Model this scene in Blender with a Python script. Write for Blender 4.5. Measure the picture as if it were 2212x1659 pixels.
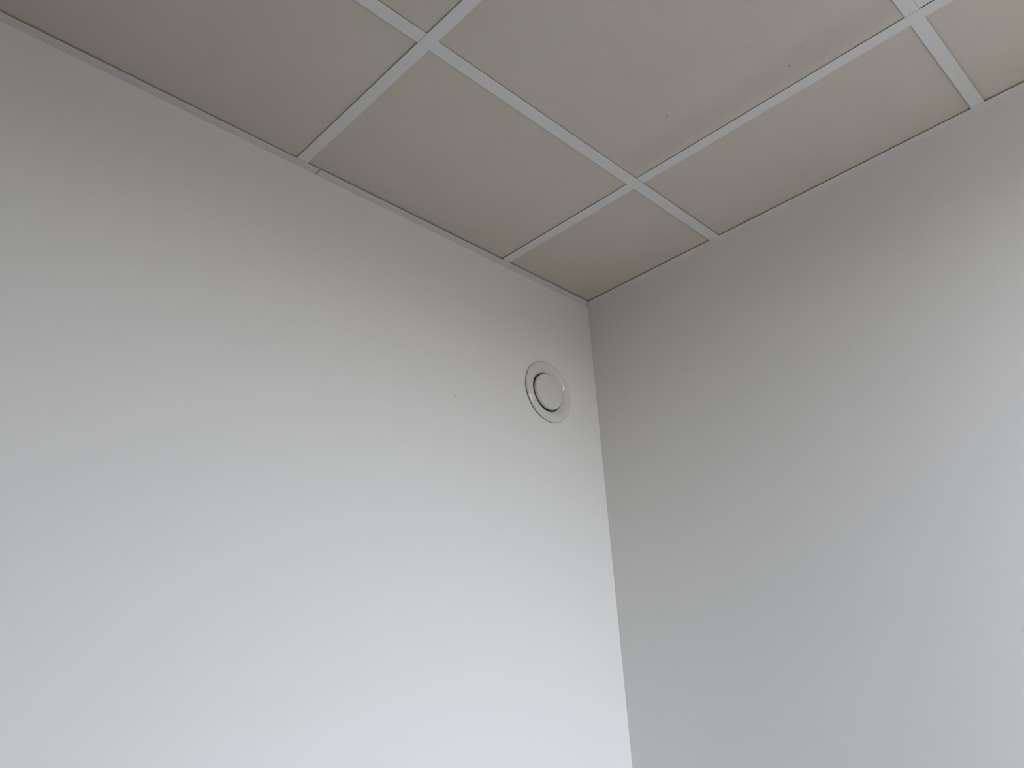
import bpy, bmesh, math, random
from mathutils import Vector, Matrix

# ------------------------------------------------------------------ scene, camera, light
for o in list(bpy.data.objects):
    bpy.data.objects.remove(o)
SC = bpy.context.scene
COL = SC.collection
random.seed(7)

H = 2.70            # underside of the ceiling grid above the floor
W = 4.00            # room extent along x (right wall at x = 0)
D = 1.90            # room extent along y (left wall at y = 0)

cam_data = bpy.data.cameras.new('camera')
cam = bpy.data.objects.new('camera', cam_data)
COL.objects.link(cam)
cam_data.sensor_fit = 'HORIZONTAL'
cam_data.sensor_width = 36.0
cam_data.lens = 36.0 * 1742.29 / 2212.0
cam_data.clip_start = 0.02
R = Matrix(((0.7111895409806535, -0.701413141368616, -0.04721273043509995),
            (0.25396781198449864, 0.31896947617675164, -0.9131039501301781),
            (0.6555225299526583, 0.6373994653142865, 0.40498411615954477)))
rx, ry, rz = R[0], R[1], R[2]
cam.matrix_world = Matrix(((rx[0], -ry[0], -rz[0], -1.58846),
                           (rx[1], -ry[1], -rz[1], -1.23200),
                           (rx[2], -ry[2], -rz[2], H - 1.11),
                           (0, 0, 0, 1)))
SC.camera = cam

SC.view_settings.view_transform = 'Standard'
SC.view_settings.look = 'None'
SC.view_settings.gamma = 1.0
SC.view_settings.use_curve_mapping = False
SC.view_settings.exposure = 0.0
try:
    SC.cycles.use_denoising = True
    SC.cycles.max_bounces = 10
    SC.cycles.diffuse_bounces = 8
except Exception:
    pass

# overcast daylight: brighter pale sky above the horizon, dull ground below it
world = bpy.data.worlds.new('overcast_sky')
SC.world = world
world.use_nodes = True
nt = world.node_tree
nt.nodes.clear()
out = nt.nodes.new('ShaderNodeOutputWorld')
bg = nt.nodes.new('ShaderNodeBackground')
geo = nt.nodes.new('ShaderNodeTexCoord')
sep = nt.nodes.new('ShaderNodeSeparateXYZ')
ramp = nt.nodes.new('ShaderNodeValToRGB')
mp = nt.nodes.new('ShaderNodeMapRange')
mp.inputs['From Min'].default_value = -1.0
mp.inputs['From Max'].default_value = 1.0
cr = ramp.color_ramp
cr.elements[0].position = 0.47
cr.elements[0].color = (0.116, 0.102, 0.092, 1)          # ground
cr.elements[1].position = 0.51
cr.elements[1].color = (0.940, 0.942, 1.02, 1)              # hazy horizon
e = cr.elements.new(0.74)
e.color = (0.808, 0.854, 1.02, 1)
e = cr.elements.new(1.0)
e.color = (0.424, 0.485, 0.63, 1)                          # zenith
nt.links.new(geo.outputs['Generated'], sep.inputs[0])
nt.links.new(sep.outputs['Z'], mp.inputs['Value'])
nt.links.new(mp.outputs[0], ramp.inputs[0])
nt.links.new(ramp.outputs[0], bg.inputs['Color'])
nt.links.new(bg.outputs[0], out.inputs['Surface'])
SKY = 15.8
bg.inputs['Strength'].default_value = SKY

# the window in the wall behind the camera (faces the wall that carries the air valve)
WX0, WX1, WZ0, WZ1 = -0.98, -0.08, 1.30, 2.585
portal = bpy.data.lights.new('window_daylight', 'AREA')
portal.shape = 'RECTANGLE'
portal.size = WX1 - WX0
portal.size_y = WZ1 - WZ0
portal.cycles.is_portal = True
po = bpy.data.objects.new('window_daylight', portal)
COL.objects.link(po)
po.location = ((WX0 + WX1) / 2, -D - 0.10, (WZ0 + WZ1) / 2)
po.rotation_euler = (math.radians(-90), 0, math.radians(180))   # shines towards +y
po.rotation_euler = Vector((0, 1, 0)).to_track_quat('-Z', 'Z').to_euler()

# ------------------------------------------------------------------ materials
def mat(name, color, rough=0.6, spec=0.5, noise=None, bump=None, extra=None):
    m = bpy.data.materials.new(name)
    m.use_nodes = True
    t = m.node_tree
    b = t.nodes['Principled BSDF']
    b.inputs['Base Color'].default_value = (*color, 1)
    b.inputs['Roughness'].default_value = rough
    b.inputs['Specular IOR Level'].default_value = spec
    tc = t.nodes.new('ShaderNodeTexCoord')
    gm = t.nodes.new('ShaderNodeNewGeometry')
    col = None
    if noise:
        # list of (scale, detail, strength, tint)
        prev = None
        for scale, detail, amt, tint in noise:
            n = t.nodes.new('ShaderNodeTexNoise')
            n.inputs['Scale'].default_value = scale
            n.inputs['Detail'].default_value = detail
            t.links.new(gm.outputs['Position'], n.inputs['Vector'])
            r = t.nodes.new('ShaderNodeMapRange')
            r.inputs['From Min'].default_value = 0.35
            r.inputs['From Max'].default_value = 0.65
            t.links.new(n.outputs['Fac'], r.inputs['Value'])
            mx = t.nodes.new('ShaderNodeMix')
            mx.data_type = 'RGBA'
            mx.blend_type = 'MULTIPLY'
            mul = t.nodes.new('ShaderNodeMath')
            mul.operation = 'MULTIPLY'
            mul.inputs[1].default_value = amt
            t.links.new(r.outputs[0], mul.inputs[0])
            t.links.new(mul.outputs[0], mx.inputs['Factor'])
            if prev is None:
                mx.inputs['A'].default_value = (*color, 1)
            else:
                t.links.new(prev, mx.inputs['A'])
            mx.inputs['B'].default_value = (*tint, 1)
            prev = mx.outputs['Result']
        col = prev
    if extra:
        # small marks: (x, y, z, radius, darkness) on the surface
        for (x, y, z, rad, dark) in extra:
            d = t.nodes.new('ShaderNodeVectorMath')
            d.operation = 'DISTANCE'
            d.inputs[1].default_value = (x, y, z)
            t.links.new(gm.outputs['Position'], d.inputs[0])
            r = t.nodes.new('ShaderNodeMapRange')
            r.interpolation_type = 'SMOOTHSTEP'
            r.inputs['From Min'].default_value = rad * 1.6
            r.inputs['From Max'].default_value = rad * 0.3
            r.inputs['To Min'].default_value = 0.0
            r.inputs['To Max'].default_value = dark
            t.links.new(d.outputs['Value'], r.inputs['Value'])
            mx = t.nodes.new('ShaderNodeMix')
            mx.data_type = 'RGBA'
            mx.blend_type = 'MULTIPLY'
            t.links.new(r.outputs[0], mx.inputs['Factor'])
            if col is None:
                mx.inputs['A'].default_value = (*color, 1)
            else:
                t.links.new(col, mx.inputs['A'])
            mx.inputs['B'].default_value = (0.25, 0.22, 0.20, 1)
            col = mx.outputs['Result']
    if col is not None:
        t.links.new(col, b.inputs['Base Color'])
    if bump:
        prevn = None
        for scale, detail, dist in bump:
            n = t.nodes.new('ShaderNodeTexNoise')
            n.inputs['Scale'].default_value = scale
            n.inputs['Detail'].default_value = detail
            t.links.new(gm.outputs['Position'], n.inputs['Vector'])
            bp = t.nodes.new('ShaderNodeBump')
            bp.inputs['Strength'].default_value = 1.0
            bp.inputs['Distance'].default_value = dist
            t.links.new(n.outputs['Fac'], bp.inputs['Height'])
            if prevn is not None:
                t.links.new(prevn, bp.inputs['Normal'])
            prevn = bp.outputs['Normal']
        t.links.new(prevn, b.inputs['Normal'])
    return m

WALL = (0.80, 0.795, 0.78)
M_wall_l = mat('painted_plaster_left', WALL, 0.75, 0.25,
               noise=[(2.5, 2, 0.01, (0.8, 0.8, 0.8))],
               bump=[(160, 3, 0.00004)],
               extra=[(-0.5050, 0, H - 0.4045, 0.0022, 0.30), (-0.5010, 0, H - 0.4075, 0.0022, 0.30),
                      (-0.4255, 0, H - 0.3994, 0.0020, 0.08), (-0.7772, 0, H - 0.9587, 0.0022, 0.07)])
M_wall_r = mat('painted_plaster_right', WALL, 0.75, 0.25,
               noise=[(2.5, 2, 0.01, (0.8, 0.8, 0.8))],
               bump=[(160, 3, 0.00004)],
               extra=[(0, -0.8400, H - 0.9815, 0.0022, 0.14), (0, -0.8440, H - 0.9790, 0.0028, 0.16),
                      (0, -0.8490, H - 0.9830, 0.0045, 0.12), (0, -0.8470, H - 0.9740, 0.0030, 0.16)])
M_wall_b = mat('painted_plaster_back', WALL, 0.75, 0.25, bump=[(160, 3, 0.00004)])
M_trim = mat('white_painted_metal', (0.72, 0.72, 0.71), 0.45, 0.4, bump=[(90, 2, 0.00003)])
M_bar = mat('white_grid_metal', (0.76, 0.765, 0.765), 0.45, 0.4, bump=[(60, 2, 0.00003)])
SPOTS = [(-0.402, -0.831, 0.0022, 0.60), (-0.460, -0.598, 0.0030, 0.35), (-0.465, -0.604, 0.0018, 0.30),
         (-0.427, -0.868, 0.0035, 0.14), (-0.427, -0.854, 0.0035, 0.14), (-0.387, -0.853, 0.0030, 0.12),
         (-0.604, -0.620, 0.0025, 0.16), (-0.551, -0.664, 0.0022, 0.14), (-0.453, -0.724, 0.0022, 0.14),
         (-0.494, -0.633, 0.0030, 0.12), (-0.482, -0.620, 0.0030, 0.12), (-0.421, -0.611, 0.0028, 0.10),
         (-0.377, -0.576, 0.0040, 0.12), (-0.498, -0.805, 0.0032, 0.10), (-0.570, -0.690, 0.0025, 0.10),
         (-0.640, -0.700, 0.0025, 0.08), (-0.530, -0.600, 0.0025, 0.08), (-0.700, -0.600, 0.0025, 0.07),
         (-0.608, -0.047, 0.0040, 0.10), (-0.437, -0.394, 0.0030, 0.08), (-0.037, -0.722, 0.0110, 0.10)]
M_tile = mat('mineral_fibre', (0.665, 0.620, 0.553), 0.95, 0.1,
             noise=[(6.0, 4, 0.10, (0.80, 0.78, 0.74)), (420.0, 3, 0.10, (0.75, 0.74, 0.72)),
                    (30.0, 3, 0.04, (0.75, 0.74, 0.72))],
             bump=[(300, 4, 0.00010), (25, 3, 0.0004)],
             extra=[(x, y, H + 0.002, r * 0.9 + 0.0007, d * 0.8) for x, y, r, d in SPOTS])
def bulge_shade_band(m):
    """shade of the bulging board edge, painted in as a faint irregular band, 15 to 45 mm from the runner"""
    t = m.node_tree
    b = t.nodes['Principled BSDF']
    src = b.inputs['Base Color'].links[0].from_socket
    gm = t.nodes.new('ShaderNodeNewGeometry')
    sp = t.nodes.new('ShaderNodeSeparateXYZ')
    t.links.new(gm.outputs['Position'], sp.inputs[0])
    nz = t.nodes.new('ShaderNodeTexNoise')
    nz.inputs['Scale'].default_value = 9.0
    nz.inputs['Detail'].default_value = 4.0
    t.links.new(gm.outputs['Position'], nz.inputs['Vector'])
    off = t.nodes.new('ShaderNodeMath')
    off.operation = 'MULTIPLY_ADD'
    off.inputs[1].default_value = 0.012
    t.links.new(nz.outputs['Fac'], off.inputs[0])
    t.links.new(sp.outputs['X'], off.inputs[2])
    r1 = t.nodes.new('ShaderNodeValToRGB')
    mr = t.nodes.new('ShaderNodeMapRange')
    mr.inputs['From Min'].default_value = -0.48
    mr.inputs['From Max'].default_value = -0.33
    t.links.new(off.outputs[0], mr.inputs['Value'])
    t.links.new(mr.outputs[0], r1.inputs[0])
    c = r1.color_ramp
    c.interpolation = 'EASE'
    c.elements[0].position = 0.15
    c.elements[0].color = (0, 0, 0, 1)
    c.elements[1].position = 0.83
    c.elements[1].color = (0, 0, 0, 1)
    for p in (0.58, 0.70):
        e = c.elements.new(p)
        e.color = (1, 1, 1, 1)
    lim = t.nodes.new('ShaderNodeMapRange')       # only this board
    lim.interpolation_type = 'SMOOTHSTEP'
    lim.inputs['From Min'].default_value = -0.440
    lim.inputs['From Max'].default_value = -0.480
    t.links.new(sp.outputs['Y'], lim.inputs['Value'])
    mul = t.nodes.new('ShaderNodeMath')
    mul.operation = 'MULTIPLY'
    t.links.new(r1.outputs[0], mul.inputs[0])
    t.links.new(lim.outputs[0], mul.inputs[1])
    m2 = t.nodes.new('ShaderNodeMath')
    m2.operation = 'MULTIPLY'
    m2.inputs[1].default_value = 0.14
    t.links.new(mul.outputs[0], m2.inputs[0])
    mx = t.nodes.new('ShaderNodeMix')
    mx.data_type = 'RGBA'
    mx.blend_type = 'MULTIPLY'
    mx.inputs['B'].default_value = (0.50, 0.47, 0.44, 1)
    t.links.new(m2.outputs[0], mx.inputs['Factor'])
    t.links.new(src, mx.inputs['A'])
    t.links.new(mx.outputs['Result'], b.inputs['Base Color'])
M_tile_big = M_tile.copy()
M_tile_big.name = 'mineral_fibre_bulge_shade'
bulge_shade_band(M_tile_big)  # darkens the tile colour where its bulged edge turns into shade
M_white_panel = mat('white_panel_enamel', (0.74, 0.745, 0.74), 0.5, 0.4)
M_valve = mat('cream_enamelled_steel', (0.72, 0.71, 0.675), 0.08, 0.5)
M_disc = mat('cream_enamelled_disc', (0.71, 0.705, 0.675), 0.38, 0.45)
M_duct = mat('galvanised_duct', (0.18, 0.18, 0.18), 0.5, 0.5)
M_rubber = mat('black_foam_gasket', (0.02, 0.02, 0.02), 0.9, 0.2)
M_floor = mat('floor_lino', (0.40, 0.33, 0.25), 0.5, 0.4, noise=[(3, 4, 0.3, (0.8, 0.75, 0.7))])
M_void = mat('plenum_board', (0.20, 0.19, 0.18), 0.9, 0.1)
M_frame = mat('window_frame_white', (0.78, 0.78, 0.77), 0.4, 0.4)
M_glass = bpy.data.materials.new('window_pane_glass')
M_glass.use_nodes = True
t = M_glass.node_tree
t.nodes.clear()
o_ = t.nodes.new('ShaderNodeOutputMaterial')
tr = t.nodes.new('ShaderNodeBsdfTransparent')
tr.inputs['Color'].default_value = (0.96, 0.98, 0.97, 1)
gl = t.nodes.new('ShaderNodeBsdfGlossy')
gl.inputs['Roughness'].default_value = 0.02
ms = t.nodes.new('ShaderNodeMixShader')
ms.inputs[0].default_value = 0.06
t.links.new(tr.outputs[0], ms.inputs[1])
t.links.new(gl.outputs[0], ms.inputs[2])
t.links.new(ms.outputs[0], o_.inputs['Surface'])

# ------------------------------------------------------------------ helpers
def link(name, bm, material, parent=None, smooth=False):
    bmesh.ops.recalc_face_normals(bm, faces=bm.faces)
    me = bpy.data.meshes.new(name)
    bm.to_mesh(me)
    bm.free()
    if smooth:
        for p in me.polygons:
            p.use_smooth = True
    me.materials.append(material)
    o = bpy.data.objects.new(name, me)
    COL.objects.link(o)
    if parent is not None:
        o.parent = parent
        o.matrix_parent_inverse = Matrix.Translation(-parent.location)
    return o

def add_box(bm, x0, x1, y0, y1, z0, z1):
    v = [bm.verts.new((x, y, z)) for x in (x0, x1) for y in (y0, y1) for z in (z0, z1)]
    for f in ((0, 1, 3, 2), (4, 6, 7, 5), (0, 4, 5, 1), (2, 3, 7, 6), (0, 2, 6, 4), (1, 5, 7, 3)):
        bm.faces.new([v[i] for i in f])

def add_prism(bm, pts, z0, z1):
    """pts: loop of (x, y); z0/z1 numbers or lists per corner"""
    n = len(pts)
    a = [bm.verts.new((p[0], p[1], z0[i] if isinstance(z0, (list, tuple)) else z0)) for i, p in enumerate(pts)]
    b = [bm.verts.new((p[0], p[1], z1[i] if isinstance(z1, (list, tuple)) else z1)) for i, p in enumerate(pts)]
    bm.faces.new(a)
    bm.faces.new(b[::-1])
    for i in range(n):
        j = (i + 1) % n
        bm.faces.new((a[i], b[i], b[j], a[j]))

def struct(name, label, bm, material):
    o = link(name, bm, material)
    o['kind'] = 'structure'
    o['label'] = label
    o['category'] = 'wall' if name.startswith('wall') else name.split('_')[0]
    return o

# ------------------------------------------------------------------ room shell
TOP = H + 0.32
# left wall (y = 0) with the round opening for the air valve
VX, VZ = -0.1945, H - 0.3140
HOLE = 0.0555
bm = bmesh.new()
N = 64
S = 0.10
ring, sq, ringb = [], [], []
for i in range(N):
    a = 2 * math.pi * i / N
    c, s = math.cos(a), math.sin(a)
    k = 1.0 / max(abs(c), abs(s))
    ring.append(bm.verts.new((VX + HOLE * c, 0, VZ + HOLE * s)))
    ringb.append(bm.verts.new((VX + HOLE * c, 0.05, VZ + HOLE * s)))
    sq.append(bm.verts.new((VX + S * c * k, 0, VZ + S * s * k)))
for i in range(N):
    j = (i + 1) % N
    bm.faces.new((ring[i], ring[j], sq[j], sq[i]))
    bm.faces.new((ring[i], ringb[i], ringb[j], ring[j]))
xs = [-W - 0.1, VX - S, VX + S, 0.1]
zs = [-0.1, VZ - S, VZ + S, TOP]
for i in range(3):
    for j in range(3):
        if i == 1 and j == 1:
            continue
        q = [bm.verts.new(p) for p in ((xs[i], 0, zs[j]), (xs[i + 1], 0, zs[j]), (xs[i + 1], 0, zs[j + 1]), (xs[i], 0, zs[j + 1]))]
        bm.faces.new(q)
# back and rim of the wall slab
q = [bm.verts.new(p) for p in ((xs[0], 0.2, zs[0]), (xs[3], 0.2, zs[0]), (xs[3], 0.2, zs[3]), (xs[0], 0.2, zs[3]))]
p4 = [bm.verts.new(p) for p in ((xs[0], 0, zs[0]), (xs[3], 0, zs[0]), (xs[3], 0, zs[3]), (xs[0], 0, zs[3]))]
bm.faces.new(q)
for i in range(4):
    j = (i + 1) % 4
    bm.faces.new((p4[i], p4[j], q[j], q[i]))
bmesh.ops.remove_doubles(bm, verts=bm.verts, dist=1e-5)
struct('wall_left', 'white painted plaster wall carrying the round air valve', bm, M_wall_l)

bm = bmesh.new()
add_box(bm, 0, 0.2, -D - 0.1, 0, -0.1, TOP)
struct('wall_right', 'plain white painted wall without any fitting, to the right of the corner', bm, M_wall_r)
bm = bmesh.new()
add_box(bm, -W - 0.2, -W, -D - 0.1, 0, -0.1, TOP)
struct('wall_far', 'plain white painted wall facing the bare wall', bm, M_wall_b)
bm = bmesh.new()
add_box(bm, -W, WX0, -D - 0.2, -D, -0.1, TOP)
add_box(bm, WX1, 0, -D - 0.2, -D, -0.1, TOP)
add_box(bm, WX0, WX1, -D - 0.2, -D, -0.1, WZ0)
add_box(bm, WX0, WX1, -D - 0.2, -D, WZ1, TOP)
struct('wall_back', 'white painted wall with the window, behind the viewer', bm, M_wall_b)
bm = bmesh.new()
add_box(bm, -W, 0, -D, 0, -0.1, 0)
struct('floor', 'warm brown linoleum floor', bm, M_floor)

# window in the back wall
bm = bmesh.new()
fw = 0.05
for x0, x1, z0, z1 in ((WX0, WX1, WZ0, WZ0 + fw), (WX0, WX1, WZ1 - fw, WZ1),
                       (WX0, WX0 + fw, WZ0 + fw, WZ1 - fw), (WX1 - fw, WX1, WZ0 + fw, WZ1 - fw)):
    add_box(bm, x0, x1, -D - 0.16, -D - 0.10, z0, z1)
win = struct('window_1', 'white framed window behind the viewer', bm, M_frame)
mid = (WX0 + WX1) / 2
bm = bmesh.new()
add_box(bm, mid - 0.03, mid + 0.03, -D - 0.16, -D - 0.10, WZ0 + fw, WZ1 - fw)
link('mullion', bm, M_frame, win)
for x0, x1 in ((WX0 + fw, mid - 0.03), (mid + 0.03, WX1 - fw)):
    bm = bmesh.new()
    add_box(bm, x0, x1, -D - 0.132, -D - 0.128, WZ0 + fw, WZ1 - fw)
    link('pane', bm, M_glass, win)
bm = bmesh.new()
add_box(bm, WX0 - 0.04, WX1 + 0.04, -D - 0.10, -D + 0.12, WZ0 - 0.03, WZ0)
link('window_sill', bm, M_frame, win)

# ------------------------------------------------------------------ suspended ceiling
bm = bmesh.new()
add_box(bm, -W - 0.2, 0.2, -D - 0.2, 0.2, TOP, TOP + 0.15)
ceiling = struct('ceiling', 'suspended ceiling of beige tiles in a white metal grid', bm, M_void)

# edges of the bars as lines (v = slope * t + intercept); near = side away from the wall it runs beside
XB = {1: ((-0.0026, -0.3543), (-0.0026, -0.3299)),      # x bars, run along y : near (farther from the wall), far
      2: ((0.0061, -0.9376), (0.0061, -0.9133))}
YB = {1: ((0.0000, -0.4421), (0.0014, -0.4160)),        # y bars, run along x
      2: ((-0.0084, -1.0492), (-0.0084, -1.0247))}
for k in range(3, 8):
    c = -0.9255 - 0.6 * (k - 2)
    XB[k] = ((0.0, c - 0.012), (0.0, c + 0.012))
for k in range(3, 7):
    c = -1.0400 - 0.6 * (k - 2)
    YB[k] = ((0.0, c - 0.012), (0.0, c + 0.012))
XB = {k: v for k, v in XB.items() if v[0][1] > -W + 0.05}
YB = {k: v for k, v in YB.items() if v[0][1] > -D + 0.05}
NX, NY = len(XB), len(YB)
T = 0.0200          # visible flange of the wall angles
TR = 0.0216

def meet(xl, yl):
    """intersection of x = xl0*y + xl1 and y = yl0*x + yl1"""
    x = xl[1]
    for _ in range(4):
        y = yl[0] * x + yl[1]
        x = xl[0] * y + xl[1]
    return (x, y)

def tee(name, corners, axis, butt0, butt1):
    """an inverted T section: flange between its four corners with an upright web;
    an end that butts against another bar is cranked up to ride over that bar's flange"""
    def at(f):
        l = [corners[0][i] * (1 - f) + corners[3][i] * f for i in (0, 1)]
        r = [corners[1][i] * (1 - f) + corners[2][i] * f for i in (0, 1)]
        return l, r
    length = math.dist(corners[0], corners[3])
    k = min(0.05 / length, 0.3)
    st = [(0.0, HIGH if butt0 else LOW), (k, LOW), (1 - k, LOW), (1.0, HIGH if butt1 else LOW)]
    bm = bmesh.new()
    rows = []
    for f, z in st:
        l, r = at(f)
        m = [(l[i] + r[i]) / 2 for i in (0, 1)]
        dx, dy = (0.0006, 0) if axis == 'y' else (0, 0.0006)
        rows.append(([bm.verts.new(p) for p in ((*l, z), (*r, z), (*r, z + 0.0005), (*l, z + 0.0005))],
                     [bm.verts.new(p) for p in ((m[0] - dx, m[1] - dy, z + 0.0005), (m[0] + dx, m[1] + dy, z + 0.0005),
                                                (m[0] + dx, m[1] + dy, z + 0.036), (m[0] - dx, m[1] - dy, z + 0.036))]))
    for q in (0, 1):
        for n in range(3):
            A, B = rows[n][q], rows[n + 1][q]
            for e in range(4):
                g = (e + 1) % 4
                bm.faces.new((A[e], A[g], B[g], B[e]))
        bm.faces.new(rows[0][q])
        bm.faces.new(rows[3][q][::-1])
    return link(name, bm, M_bar, ceiling)

# which bar runs through at each crossing: 'x' = the bar that runs along y, 'y' = the one that runs along x
def through(i, j):
    if (i, j) == (2, 1): return 'x'
    if (i, j) == (1, 1): return 'y'
    if j == 2: return 'x'
    return 'x' if i % 2 == 0 else 'y'
WALLX = (0.0, -0.004)       # the ends of the bars rest on the wall angles
WALLY = (0.0, -0.004)
LOW, HIGH = H + 0.0007, H + 0.0015
def lineX(i, side):
    if i == 0: return WALLX
    if i > NX: return (0.0, -W + 0.004)
    return XB[i][0 if side == 'near' else 1]
def lineY(j, side):
    if j == 0: return WALLY
    if j > NY: return (0.0, -D + 0.004)
    return YB[j][0 if side == 'near' else 1]
for i in XB:                # bars along y, piece by piece
    start = 0
    for j in range(1, NY + 2):
        if j <= NY and through(i, j) == 'x':
            continue
        ys = lineY(start, 'near') if start else WALLY
        ye = lineY(j, 'far')
        full = any(through(i, k) == 'x' for k in range(start + 1, min(j, NY + 1)))
        # the flange tucks over the bar it meets
        ys2 = (ys[0], ys[1] + (0.003 if start else 0))
        ye2 = (ye[0], ye[1] - (0.003 if j <= NY else 0))
        c = [meet(XB[i][0], ys2), meet(XB[i][1], ys2), meet(XB[i][1], ye2), meet(XB[i][0], ye2)]
        tee('grid_runner' if full else 'cross_tee', c, 'y', start > 0, j <= NY)
        start = j
for j in YB:
    start = 0
    for i in range(1, NX + 2):
        if i <= NX and through(i, j) == 'y':
            continue
        xs_ = lineX(start, 'near') if start else WALLX
        xe = lineX(i, 'far')
        full = any(through(k, j) == 'y' for k in range(start + 1, min(i, NX + 1)))
        xs2 = (xs_[0], xs_[1] + (0.003 if start else 0))
        xe2 = (xe[0], xe[1] - (0.003 if i <= NX else 0))
        c = [meet(xs2, YB[j][0]), meet(xs2, YB[j][1]), meet(xe2, YB[j][1]), meet(xe2, YB[j][0])]
        tee('grid_runner' if full else 'cross_tee', c, 'x', start > 0, i <= NX)
        start = i

# tiles, each resting on the flanges, every one slightly differently seated
LAP = 0.009
BASE = H + 0.0024
GAP = {  # (i, j): seat height of the four corners (near wall corner, x-far, both far, y-far) in mm
    (0, 0): (1.2, 0.5, 0.6, 0.9), (1, 0): (1.1, 0.4, 0.6, 0.7), (0, 1): (0.9, 1.0, 0.7, 0.9),
    (1, 1): (0.4, 0.6, 0.8, 0.6), (2, 0): (0.2, 1.1, 1.0, 1.1), (2, 1): (0.6, 0.9, 0.9, 0.9),
    (0, 2): (1.6, 0.9, 1.2, 1.6), (1, 2): (1.4, 1.0, 1.0, 1.4)}
for i in range(NX + 1):
    for j in range(NY + 1):
        def xl(n, side):
            if n == 0: return (0.0, -0.012)
            if n > NX: return (0.0, -W + 0.012)
            e = XB[n][0 if side == 'near' else 1]
            return (e[0], e[1] + (LAP if side == 'near' else -LAP))
        def yl(n, side):
            if n == 0: return (0.0, -0.012)
            if n > NY: return (0.0, -D + 0.012)
            e = YB[n][0 if side == 'near' else 1]
            return (e[0], e[1] + (LAP if side == 'near' else -LAP))
        c00 = meet(xl(i, 'near'), yl(j, 'near'))
        c10 = meet(xl(i + 1, 'far'), yl(j, 'near'))
        c11 = meet(xl(i + 1, 'far'), yl(j + 1, 'far'))
        c01 = meet(xl(i, 'near'), yl(j + 1, 'far'))
        if (i, j) == (1, 2):       # this panel hangs flush with the grid, fitting between the flanges
            e0, e1 = XB[1][0], YB[2][0]
            c00 = meet((e0[0], e0[1] - 0.0020), (e1[0], e1[1] - 0.0002))
            c10 = (c10[0] + LAP + 0.001, c00[1])
            c01 = (c00[0], c01[1] + LAP + 0.001)
            c11 = (c10[0], c01[1])
        g = GAP.get((i, j), tuple(random.uniform(0.4, 1.1) for _ in range(4)))
        zc = [BASE + v * 0.0010 + (0.0006 if (q < 2 and j == 0) or (q in (0, 3) and i == 0) else 0) for q, v in enumerate(g)]
        if (i, j) == (1, 2):
            zc = [H + 0.0012] * 4
        bm = bmesh.new()
        th = 0.015
        n = 24 if (i, j) == (1, 1) else 6
        xs_ = [k / n for k in range(n + 1)]
        if (i, j) == (1, 1):
            xs_ = [0, .012, .022, .032, .042, .052, .064, .078, .095, .12, .16, .22, .3, .4, .5, .6, .7, .8, .9, 1.0]
        ys_ = [k / n for k in range(n + 1)]
        if (i, j) == (1, 1):
            ys_ = [0, .015, .03, .045, .06, .15, .3, .5, .7, .85, .94, .955, .97, .985, 1.0]
        def pos(u, v):
            x = (c00[0] * (1 - u) + c10[0] * u) * (1 - v) + (c01[0] * (1 - u) + c11[0] * u) * v
            y = (c00[1] * (1 - u) + c10[1] * u) * (1 - v) + (c01[1] * (1 - u) + c11[1] * u) * v
            z = (zc[0] * (1 - u) + zc[1] * u) * (1 - v) + (zc[3] * (1 - u) + zc[2] * u) * v
            # the board sags a little between its supports
            z -= 0.0003 * math.sin(math.pi * u) * math.sin(math.pi * v)
            if (i, j) == (1, 1):
                d = abs(x - c00[0]) * 1000.0            # mm from the edge beside the first runner
                if d > 18:
                    k = min((d - 18) / 30.0, 1.0)
                    k = k * k * (3 - 2 * k)
                    fade = min(1.0, v / 0.06, (1 - v) / 0.06)
                    z -= 0.0016 * k * math.exp(-max(d - 48, 0) / 160.0) * fade * fade * (3 - 2 * fade)
            return (x, y, z)
        lo = [[bm.verts.new(pos(u, v)) for v in ys_] for u in xs_]
        hi = [[bm.verts.new((lo[a][b].co.x, lo[a][b].co.y, lo[a][b].co.z + th)) for b in (0, len(ys_) - 1)] for a in (0, len(xs_) - 1)]
        for a in range(len(xs_) - 1):
            for b in range(len(ys_) - 1):
                bm.faces.new((lo[a][b], lo[a + 1][b], lo[a + 1][b + 1], lo[a][b + 1]))
        bm.faces.new((hi[0][0], hi[1][0], hi[1][1], hi[0][1]))
        bm.faces.new([lo[0][b] for b in range(len(ys_))] + [hi[0][1], hi[0][0]])
        bm.faces.new([lo[-1][b] for b in range(len(ys_))] + [hi[1][1], hi[1][0]])
        bm.faces.new([lo[a][0] for a in range(len(xs_))] + [hi[1][0], hi[0][0]])
        bm.faces.new([lo[a][-1] for a in range(len(xs_))] + [hi[1][1], hi[0][1]])
        bmesh.ops.recalc_face_normals(bm, faces=bm.faces)
        bm.normal_update()
        for e in bm.edges:                       # crisp arrises, smooth underside
            if len(e.link_faces) == 2 and e.calc_face_angle(0) > 0.7:
                e.smooth = False
        white = (i, j) == (1, 2)
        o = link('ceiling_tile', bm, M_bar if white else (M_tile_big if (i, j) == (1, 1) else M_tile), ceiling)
        for p in o.data.polygons:
            p.use_smooth = True
        if white:
            o['label'] = 'smooth white ceiling panel at the top right edge of the picture'

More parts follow.
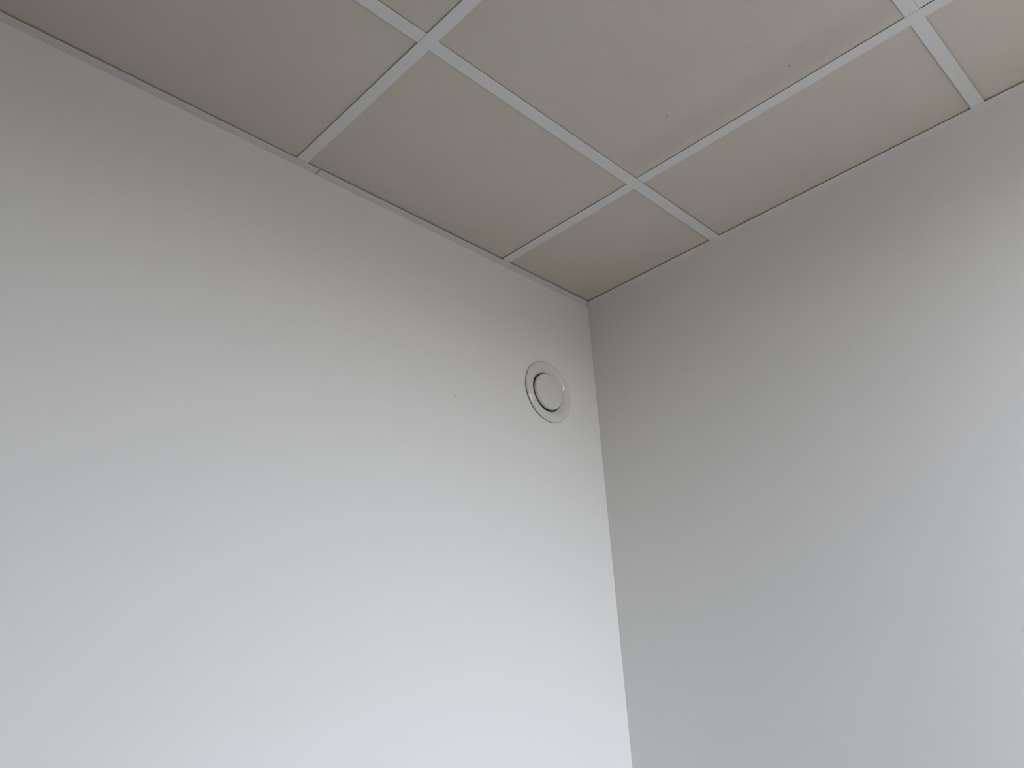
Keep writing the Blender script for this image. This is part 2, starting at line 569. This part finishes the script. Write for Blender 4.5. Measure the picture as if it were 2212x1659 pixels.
# wall angles: flange under the tiles plus the leg on the wall
def angle(name, label, loop, leg):
    bm = bmesh.new()
    add_prism(bm, loop, H, H + 0.0006)
    add_box(bm, *leg)
    o = link(name, bm, M_trim)
    o['kind'] = 'structure'
    o['label'] = label
    o['category'] = 'trim'
    return o
JX = -0.8820
angle('trim_1', 'white metal wall angle on the left wall, long piece running out of the picture to the left',
      [(-W, -0.0198), (JX - 0.0008, -0.0198), (JX - 0.0008, 0), (-W, 0)],
      (-W, JX - 0.0008, -0.0006, 0, H + 0.0006, H + 0.020))
t2 = angle('trim_2', 'white metal wall angle on the left wall, between the joint and the corner',
      [(JX + 0.0008, -0.0206), (-0.0228, -0.0206), (-0.0018, -0.0004), (-0.0018, 0), (JX + 0.0008, 0)],
      (JX + 0.0008, -0.002, -0.0006, 0, H + 0.0006, H + 0.020))
for v in t2.data.vertices:
    v.co.z -= 0.0005
angle('trim_3', 'white metal wall angle along the top of the right wall',
      [(-0.0214, -0.0212), (-0.0214, -D), (0, -D), (0, -0.0004)],
      (-0.0006, 0, -D, -0.002, H + 0.0006, H + 0.020))
angle('trim_4', 'white metal wall angle along the top of the back wall',
      [(-W, -D), (-0.022, -D), (-0.022, -D + T), (-W, -D + T)],
      (-W, -0.022, -D, -D + 0.0006, H + 0.0006, H + 0.020))
angle('trim_5', 'white metal wall angle along the top of the far wall',
      [(-W, -D + T), (-W + T, -D + T), (-W + T, -0.021), (-W, -0.021)],
      (-W, -W + 0.0006, -D + T, -0.021, H + 0.0006, H + 0.020))

# ------------------------------------------------------------------ round air valve
valve = bpy.data.objects.new('air_valve', None)
COL.objects.link(valve)
valve.location = (VX, 0, VZ)
valve.empty_display_size = 0.05
valve['label'] = 'round cream enamelled steel air valve on the left wall near the corner'
valve['category'] = 'vent'

def lathe(prof, n=96, closed=False):
    bm = bmesh.new()
    rings = []
    for r, h in prof:
        if r < 1e-6:
            rings.append([bm.verts.new((VX, -h, VZ))])
        else:
            rings.append([bm.verts.new((VX + r * math.cos(2 * math.pi * k / n), -h, VZ + r * math.sin(2 * math.pi * k / n))) for k in range(n)])
    m = len(rings)
    for a in range(m if closed else m - 1):
        A, B = rings[a], rings[(a + 1) % m]
        for k in range(n):
            l = (k + 1) % n
            if len(A) == 1:
                bm.faces.new((A[0], B[k], B[l]))
            elif len(B) == 1:
                bm.faces.new((A[k], A[l], B[0]))
            else:
                bm.faces.new((A[k], A[l], B[l], B[k]))
    return bm

# flared ring: thin sheet standing just off the wall, bulging, then turning into the throat
outer = [(0.0806, 0.0020), (0.0813, 0.0028), (0.0812, 0.0038), (0.0800, 0.0052), (0.0780, 0.0066), (0.0750, 0.0080),
         (0.0715, 0.0089), (0.0680, 0.0090), (0.0645, 0.0083), (0.0612, 0.0068), (0.0580, 0.0046), (0.0550, 0.0022),
         (0.0530, 0.0003), (0.0517, -0.0014), (0.0510, -0.0040), (0.0507, -0.0080), (0.0505, -0.0400), (0.0505, -0.0600)]
inner = [(0.0515, -0.0600), (0.0515, -0.0400), (0.0517, -0.0080), (0.0521, -0.0050), (0.0528, -0.0026), (0.0540, -0.0010),
         (0.0562, 0.0014), (0.0612, 0.0052), (0.0680, 0.0076), (0.0750, 0.0066), (0.0790, 0.0040), (0.0800, 0.0020)]
link('flared_ring', lathe(outer + inner, closed=True), M_valve, valve, smooth=True)
gas = [(0.0770, 0.0), (0.0770, 0.0040), (0.0700, 0.0040), (0.0700, 0.0)]
link('gasket', lathe(gas, closed=True), M_rubber, valve)
disc = [(0.0, 0.0068), (0.0300, 0.0068), (0.0448, 0.0068), (0.0457, 0.0065), (0.0466, 0.0052), (0.0477, 0.0028), (0.0480, 0.0010),
        (0.0478, -0.0008), (0.0462, -0.0030), (0.0430, -0.0040), (0.0250, -0.0090), (0.0, -0.0100)]
dd = link('valve_disc', lathe(disc), M_disc, valve, smooth=True)
stem = [(0.0, -0.0090), (0.0040, -0.0090), (0.0040, -0.0590), (0.0, -0.0590)]
link('threaded_stem', lathe(stem, n=16), M_duct, valve)
back = [(0.0515, -0.0590), (0.0515, -0.0620), (0.0, -0.0620)]
link('duct_end', lathe(back, n=48), M_duct, valve)
